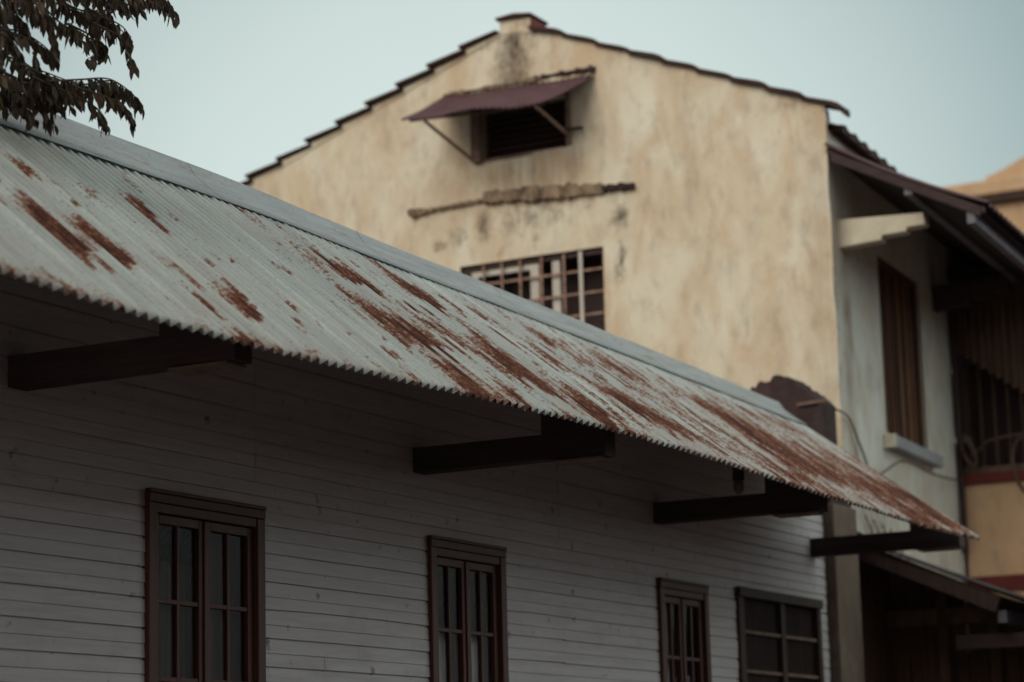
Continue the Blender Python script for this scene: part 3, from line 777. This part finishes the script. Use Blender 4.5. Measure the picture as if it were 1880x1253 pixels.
# ------------------------------------------------------------------ small hung things
lamp = thing('hanging_lamp', 'small dusty lamp holder hung under the far eave', 'lamp', (16.6, 7.0, 2.27))
b = MB(); b.tube([(16.6,7.0,2.72),(16.6,7.0,2.44)], .008, 6); b.build('cord', M['cable'], lamp)
b = MB(); b.tube([(16.6,7.0,2.46),(16.6,7.0,2.43),(16.6,7.0,2.38),(16.6,7.0,2.36)], .045, 12); b.build('holder', M['bracket'], lamp)
bm_ = MB(); vs=[]; fs=[]
for i in range(9):
    th = math.pi*i/8
    for k in range(12): vs.append((16.6+.042*math.sin(th)*math.cos(k*math.pi/6), 7.0+.042*math.sin(th)*math.sin(k*math.pi/6), 2.315+.06*math.cos(th)))
for i in range(8):
    for k in range(12): fs.append((i*12+k, i*12+(k+1)%12, (i+1)*12+(k+1)%12, (i+1)*12+k))
bm_.add(vs, fs); bm_.build('bulb', M['bulb'], lamp, True)
b = MB()
for q in range(3):
    b.tube([(9.48+.055*math.cos(a_*math.pi/12)+.006*q, 6.58+.012*q, 2.235+(.06+.004*q)*math.sin(a_*math.pi/12)) for a_ in range(25)], .006, 6)
tag(b.build('cable_coil', M['palecable'], smooth=True), 'small coil of wire tucked under the eave beside the nearest bracket', 'cable')
def F(s_, o_, z): return FM @ Vector((s_, o_, z))
def cat(pts, k=8):
    """smooth curve through points (Catmull-Rom)"""
    pts = [Vector(p) for p in pts]; P = [pts[0]*2-pts[1]] + pts + [pts[-1]*2-pts[-2]]; out = []
    for i in range(1, len(P)-2):
        for j in range(k):
            t = j/k; a, b_, c, d = P[i-1:i+3]
            out.append(.5*((2*b_)+(c-a)*t+(2*a-5*b_+4*c-d)*t*t+(3*b_-a-3*c+d)*t**3))
    return out + [pts[-1]]
b = MB(); b.tube(cat([(21.2, 7.95, 3.62), F(.12,.04,3.66), F(.45,.05,3.42), F(.9,.05,3.18), F(1.6,.16,3.40), F(2.6,.2,3.38), F(3.6,.12,3.45), F(4.4,.07,3.52)]), .010, 6)
tag(b.build('wall_cable', M['cable'], smooth=True), 'thin dark cable looping along the pale side wall below the sill', 'cable')
b = MB(); b.tube(cat([F(4.5,.10,3.62), F(4.52,.2,3.78), (26.45,8.1,3.93), (26.45,7.8,3.98), (26.45,7.3,3.99), (26.45,6.6,3.9)]), .018, 6)
tag(b.build('slung_cable', M['palecable'], smooth=True), 'brown cable slung across the dark slatted recess', 'cable')
b = MB(); b.tube(cat([(26.4,7.62,3.98),(26.4,7.74,3.90),(26.4,7.80,3.72),(26.4,7.77,3.5),(26.4,7.70,3.36),(26.4,7.62,3.27)]), .022, 6)
tag(b.build('drooping_cable', M['palecable'], smooth=True), 'brown cable drooping in a bow over the red band at the right edge', 'cable')
b = MB()
for q in range(5):
    b.tube([Vector((26.42+.03*q, 8.30+.01*q+.10*math.cos(a_*math.pi/10)*.6+.05*math.sin(a_*math.pi/10), 3.82+.15*math.sin(a_*math.pi/10)+.02*q)) for a_ in range(21)], .02, 6)
tag(b.build('cable_bundle', M['palecable'], smooth=True), 'tangled tan bundle of cable coiled at the corner of the slatted house', 'cable')
for q in range(4):
    b = MB(); b.tube(cat([F(.55+.3*q,.03,2.75-.02*q), F(.75+.28*q,.05,2.55), F(1.2+.3*q,.04,2.40), F(1.9+.2*q,.03,2.3)]), .008, 5)
    tag(b.build('dangling_wire', M['cable'], smooth=True), 'loose thin wire trailing over the stained pale wall beneath the rusty eave', 'wire', 'loose wires under the far rusty eave')

# ------------------------------------------------------------------ unseen row house, added behind and right of the camera to shade the shed
row = thing('added_row_house', 'unseen long dark two storey row house added across the street to shade the shed', 'house', (3, -9, GZ))
b = MB(); b.box(-16, 23, -12, -6.5, GZ, 5.0); b.build('wall', simple('brown_added_house_render', (.06,.042,.036), (.10,.07,.06), 2, .9), row)
b = MB(); b.prism([(-5.9, 4.8), (-5.9, 4.9), (-9.2, 6.9), (-12.6, 4.9), (-12.6, 4.8), (-9.2, 6.8)], 0, -16.4, 23.4); b.build('roof', M['tile'], row)  # roof of the added row house
for k in range(7):
    x = -13+k*5
    for z in (-.6, 2.3):
        b = MB(); b.box(x, x+.1, -6.52, -6.40, z, z+1.7); b.box(x+1.3, x+1.4, -6.52, -6.40, z, z+1.7); b.box(x+.1, x+1.3, -6.52, -6.40, z+1.6, z+1.7); b.box(x+.1, x+1.3, -6.52, -6.40, z, z+.1); b.box(x+.66, x+.74, -6.5, -6.42, z+.1, z+1.6)
        f_ = b.build('window', M['frame'], row); b = MB(); b.box(x+.1, x+1.3, -6.499, -6.47, z+.1, z+1.6); b.build('shutter', M['shutter'], f_)  # window and shutter of the added row house

# ------------------------------------------------------------------ tree
tree = thing('tree', 'tree with drooping dark brown leaves hanging over the near roof ridge', 'tree', (7.4, 10.6, GZ))
b = MB(); b.tube(cat([(7.4,10.6,GZ),(7.45,10.55,.5),(7.35,10.4,2.5),(7.5,10.1,4.2),(7.9,9.6,5.6)]), .19, 12, .09); b.build('trunk', M['bark'], tree, True)
lb = MB(); rr = random.Random(14)
def leaf(p, d, L, W, hue):
    d = d.normalized(); s_ = d.cross(Vector((rr.uniform(-1,1), rr.uniform(-1,1), rr.uniform(-.3,.3))))
    if s_.length < .1: s_ = d.cross(Vector((1,0,0)))
    s_.normalize(); nn = d.cross(s_)
    f = rr.uniform(.1,.3)*W
    bend = nn*rr.uniform(-.2,.2)*L
    vs = [p, p+d*L*.22+s_*W*.36+nn*f, p+d*L*.5+s_*W*.5+nn*f+bend*.4, p+d*L*.8+s_*W*.24+nn*f*.6+bend*.7, p+d*L+bend,
          p+d*L*.8-s_*W*.24+nn*f*.6+bend*.7, p+d*L*.5-s_*W*.5+nn*f+bend*.4, p+d*L*.22-s_*W*.36+nn*f, p+d*L*.25, p+d*L*.5+bend*.35, p+d*L*.8+bend*.65]
    lb.add(vs, [(0,1,8),(1,2,9,8),(2,3,10,9),(3,4,10),(0,8,7),(8,9,6,7),(9,10,5,6),(10,4,5)], hue=hue)
tw = MB()
def spray(pts, dens=1.0, L=.082, seen=True):
    c = cat(pts, 6)
    twb = MB() if seen else tw; twb.tube(c, .006, 5, .002)
    if seen: twb.build('twig', M['bark'], tree, True)
    acc = 0
    for a, b_ in zip(c[:-1], c[1:]):
        d = b_-a; n = max(1, int(d.length/.0195*dens))
        for i in range(n):
            p = a.lerp(b_, rr.random()); hue = max(0, rr.gauss(.22,.25)) 
            sd = d.normalized().cross(Vector((0,0,1)))*rr.choice((-1,1))*rr.uniform(.05,.5)
            q = Vector((0,0,-1)) + sd + d.normalized()*rr.uniform(-.05,.5) + Vector((rr.uniform(-.15,.15),)*3)
            leaf(p, q, L*rr.uniform(.7,1.2), L*rr.uniform(.34,.46), min(1, hue))
def S(*pts, dy=0.0, **k):   # points in the sheet y = 7.25 (x, z), pushed back by dy
    P = []
    for i, (x, z) in enumerate(pts):
        yy = 7.28 + dy + .03*noise.noise((x*3, z*3, dy*7))
        f = yy/7.28; P.append(Vector((x*f, yy, z*f)))
    spray(P, **k)
SPRAYS = [[(9.15,4.10), (9.50,4.15), (9.78,4.21), (9.96,4.16)],
 [(9.15,3.99), (9.41,3.96), (9.56,3.91)],
 [(9.24,3.92), (9.47,3.90), (9.58,3.79)],
 [(9.02,3.86), (9.22,3.83), (9.32,3.83), (9.22,3.73)],
 [(8.77,3.93), (8.98,3.85), (9.15,3.84)],
 [(8.57,3.90), (8.66,3.80), (8.72,3.77)],
 [(8.46,3.69), (8.66,3.70), (8.84,3.69), (8.96,3.66)],
 [(8.86,3.87), (8.93,3.78), (8.96,3.69)],
 [(8.46,3.57), (8.66,3.57), (8.80,3.56), (8.92,3.54)],
 [(8.70,3.56), (8.90,3.55), (9.07,3.57)],
 [(8.88,3.52), (9.15,3.60), (9.37,3.66), (9.54,3.64), (9.62,3.60)],
 [(9.07,3.55), (9.35,3.56), (9.48,3.55), (9.59,3.49)],
 [(8.86,3.47), (9.11,3.50), (9.29,3.48), (9.36,3.41)],
 [(8.50,3.50), (8.70,3.46), (8.84,3.42), (8.92,3.32)],
 [(8.47,3.39), (8.62,3.37), (8.74,3.36), (8.78,3.33)],
 [(8.77,3.97), (8.98,3.96), (9.19,3.96), (9.39,4.00)],
 [(8.53,3.90), (8.77,3.88), (8.86,3.82)],
 [(8.47,3.47), (8.58,3.46), (8.64,3.41)],
 [(8.70,3.47), (8.90,3.49), (9.07,3.44)],
 [(8.90,4.02), (9.15,4.05), (9.44,4.09), (9.64,4.11)],
 [(8.98,3.94), (9.15,3.93), (9.30,3.88)],
 [(8.78,3.64), (8.83,3.59), (8.81,3.53)],
 [(8.44,3.81), (8.54,3.80), (8.57,3.76)],
 [(9.28,3.62), (9.37,3.62), (9.39,3.59)],
 [(9.37,4.15), (9.64,4.20), (9.83,4.18)],
 [(8.78,3.52), (8.99,3.51), (9.16,3.52)],
 [(8.62,3.41), (8.78,3.43), (8.95,3.43)],
 [(8.54,3.67), (8.64,3.65), (8.70,3.60)]]
for i, pts in enumerate(SPRAYS):
    S(*pts, dy=rr.uniform(-.05,.05))
    S(*[(x+rr.uniform(-.04,.04), z+rr.uniform(-.03,.02)) for x, z in pts], dy=rr.uniform(.05,.25), dens=.9)
    if i in (0,3,4,5,6,8,13,14,15,16,17,18,19,22,26): S(*[(x+rr.uniform(-.08,.03), z+rr.uniform(-.05,.05)) for x, z in pts], dy=rr.uniform(.1,.45), dens=.9)
for k in range(26):   # the rest of the crown, out of sight to the left
    a_ = rr.uniform(0, 6.28); rad = rr.uniform(.3, 1.5); c = Vector((7.2+rad*math.cos(a_), 9.9+rad*math.sin(a_), rr.uniform(4.9, 6.4)))
    spray([c, c+Vector((.3*math.cos(a_), .3*math.sin(a_), .08)), c+Vector((.7*math.cos(a_), .7*math.sin(a_), -.12))], dens=.8, seen=False)
for k in range(110):  # unseen drooping boughs, added over the street to darken the wall's left end
    a_ = rr.uniform(0, 6.28); q_ = math.sqrt(rr.random()); c = Vector((7.4+2.5*q_*math.cos(a_), 1.7+2.7*q_*math.sin(a_), 5.0+rr.uniform(-.7, .8)))
    spray([c, c+Vector((.4*math.cos(a_), .4*math.sin(a_), .05)), c+Vector((.8*math.cos(a_), .8*math.sin(a_), -.2))], dens=.3, L=.34, seen=False)
for k in range(190):  # unseen high crown, added above the street to shade the shed's left end
    a_ = rr.uniform(0, 6.28); q_ = math.sqrt(rr.random()); c = Vector((5.6+3.6*q_*math.cos(a_), 3.6+5.6*q_*math.sin(a_), 7.0+rr.uniform(-.9, 1.6)*(1.1-.6*q_)))
    spray([c, c+Vector((.5*math.cos(a_), .5*math.sin(a_), .06)), c+Vector((1.1*math.cos(a_), 1.1*math.sin(a_), -.25))], dens=.22, L=.34, seen=False)
for pts in ([(7.9,9.6,5.6),(7.3,8.0,6.6),(6.4,6.0,7.1),(5.6,3.6,7.3)], [(7.3,8.0,6.6),(7.6,6.0,7.1),(7.5,3.6,6.4),(7.4,1.6,5.2)], [(6.4,6.0,7.1),(4.6,5.2,7.5),(3.4,4.0,7.7)], [(7.5,10.1,4.2),(7.9,9.0,4.5),(8.3,7.9,4.45),(8.75,7.4,4.2),(9.15,7.32,4.12)], [(7.35,10.4,3.3),(7.6,9.3,3.95),(8.0,8.2,3.9),(8.35,7.45,3.72),(8.6,7.35,3.62)],  # first three limbs carry the added crown and boughs
            [(7.8,8.75,3.95),(8.05,7.8,3.75),(8.35,7.35,3.55),(8.6,7.3,3.5)], [(7.9,9.6,5.6),(7.6,9.4,6.2),(7.2,9.6,6.7)], [(7.7,9.9,4.9),(7.0,10.6,5.5),(6.6,10.9,6.0)]):
    l = MB(); l.tube(cat(pts), .05, 8, .012); l.build('branch', M['bark'], tree, True)
o = tw.build('twig', M['bark'], tree, True); o['kind'] = 'stuff'
lb.build('leaves', M['leaf'], tree)

# ------------------------------------------------------------------ camera, sky, sun
cam = bpy.data.cameras.new('camera'); co = bpy.data.objects.new('camera', cam); col.objects.link(co)
cam.sensor_fit = 'HORIZONTAL'; cam.sensor_width = 36; cam.lens = 85.0; cam.clip_start = .1; cam.clip_end = 1500
yaw, pit, rol = R(28.163), R(10.94), R(-1.517)
f = Vector((math.cos(yaw)*math.cos(pit), math.sin(yaw)*math.cos(pit), math.sin(pit)))
r0 = f.cross(Vector((0,0,1))).normalized(); u0 = r0.cross(f)
r1 = r0*math.cos(rol)+u0*math.sin(rol); u1 = -r0*math.sin(rol)+u0*math.cos(rol)
co.matrix_world = Matrix(((r1.x,u1.x,-f.x,0),(r1.y,u1.y,-f.y,0),(r1.z,u1.z,-f.z,0),(0,0,0,1)))
cam.dof.use_dof = True; cam.dof.focus_distance = 13.6; cam.dof.aperture_fstop = 1.5; cam.dof.aperture_blades = 0
scn.camera = co

SUN_EL, SUN_AZ = R(26), R(172)     # azimuth measured from +X towards +Y
w = bpy.data.worlds.new('World'); scn.world = w; w.use_nodes = True
t = w.node_tree; n = t.nodes; bgn = n['Background']
sky = n.new('ShaderNodeTexSky'); sky.sky_type = 'NISHITA'; sky.sun_disc = False
sky.sun_elevation = SUN_EL; sky.sun_rotation = R(90) - SUN_AZ
sky.air_density = 1.0; sky.dust_density = 3.0; sky.ozone_density = 1.0
veil = n.new('ShaderNodeMix'); veil.data_type = 'RGBA'; veil.inputs[0].default_value = .85
tc = n.new('ShaderNodeTexCoord')
vm = n.new('ShaderNodeVectorMath'); vm.operation = 'DOT_PRODUCT'
d0 = (f*4439 + r1*(-60) + u1*60).normalized(); vm.inputs[1].default_value = d0
t.links.new(tc.outputs['Generated'], vm.inputs[0])
ramp = n.new('ShaderNodeValToRGB'); e = ramp.color_ramp.elements
mr = n.new('ShaderNodeMapRange'); mr.inputs[1].default_value = .90; mr.inputs[2].default_value = 1.0
t.links.new(vm.outputs['Value'], mr.inputs[0]); t.links.new(mr.outputs[0], ramp.inputs[0])
e[0].position = 0; e[0].color = (5.6, 5.45, 5.3, 1); e[1].position = 1; e[1].color = (8.6, 9.9, 9.25, 1)
q_ = e.new(.62); q_.color = (3.7, 4.75, 4.65, 1)
ramp.color_ramp.interpolation = 'EASE'
cl = n.new('ShaderNodeTexNoise'); cl.inputs['Scale'].default_value = 2.2; cl.inputs['Detail'].default_value = 4
t.links.new(tc.outputs['Generated'], cl.inputs['Vector'])
cm = n.new('ShaderNodeMix'); cm.data_type = 'RGBA'; cm.blend_type = 'MULTIPLY'; cm.inputs[0].default_value = .25
vm2 = n.new('ShaderNodeVectorMath'); vm2.operation = 'DOT_PRODUCT'; vm2.inputs[1].default_value = Vector((.40, -.83, .36)).normalized()
t.links.new(tc.outputs['Generated'], vm2.inputs[0])
mr2 = n.new('ShaderNodeMapRange'); mr2.interpolation_type = 'SMOOTHSTEP'; mr2.inputs[1].default_value = .45; mr2.inputs[2].default_value = 1.0
t.links.new(vm2.outputs['Value'], mr2.inputs[0])
bank = n.new('ShaderNodeMix'); bank.data_type = 'RGBA'; t.links.new(mr2.outputs[0], bank.inputs[0])
t.links.new(ramp.outputs[0], bank.inputs[6]); bank.inputs[7].default_value = (15.5, 17.2, 16.2, 1)
t.links.new(bank.outputs[2], cm.inputs[6]); t.links.new(cl.outputs['Fac'], cm.inputs[7])
t.links.new(sky.outputs[0], veil.inputs[6]); t.links.new(cm.outputs[2], veil.inputs[7])
t.links.new(veil.outputs[2], bgn.inputs[0]); bgn.inputs[1].default_value = .1
sl_ = bpy.data.lights.new('sun', 'SUN'); sl_.energy = 1.3; sl_.angle = R(40); sl_.color = (1.0, .92, .78)
so = bpy.data.objects.new('sun', sl_); col.objects.link(so)
sd = Vector((math.cos(SUN_EL)*math.cos(SUN_AZ), math.cos(SUN_EL)*math.sin(SUN_AZ), math.sin(SUN_EL)))
so.rotation_euler = sd.to_track_quat('Z', 'Y').to_euler(); so.location = (0, 0, 20)
vs_ = scn.view_settings; scn.display_settings.display_device = 'sRGB'
vs_.view_transform = 'Standard'; vs_.look = 'None'; vs_.exposure = 0; vs_.gamma = 1
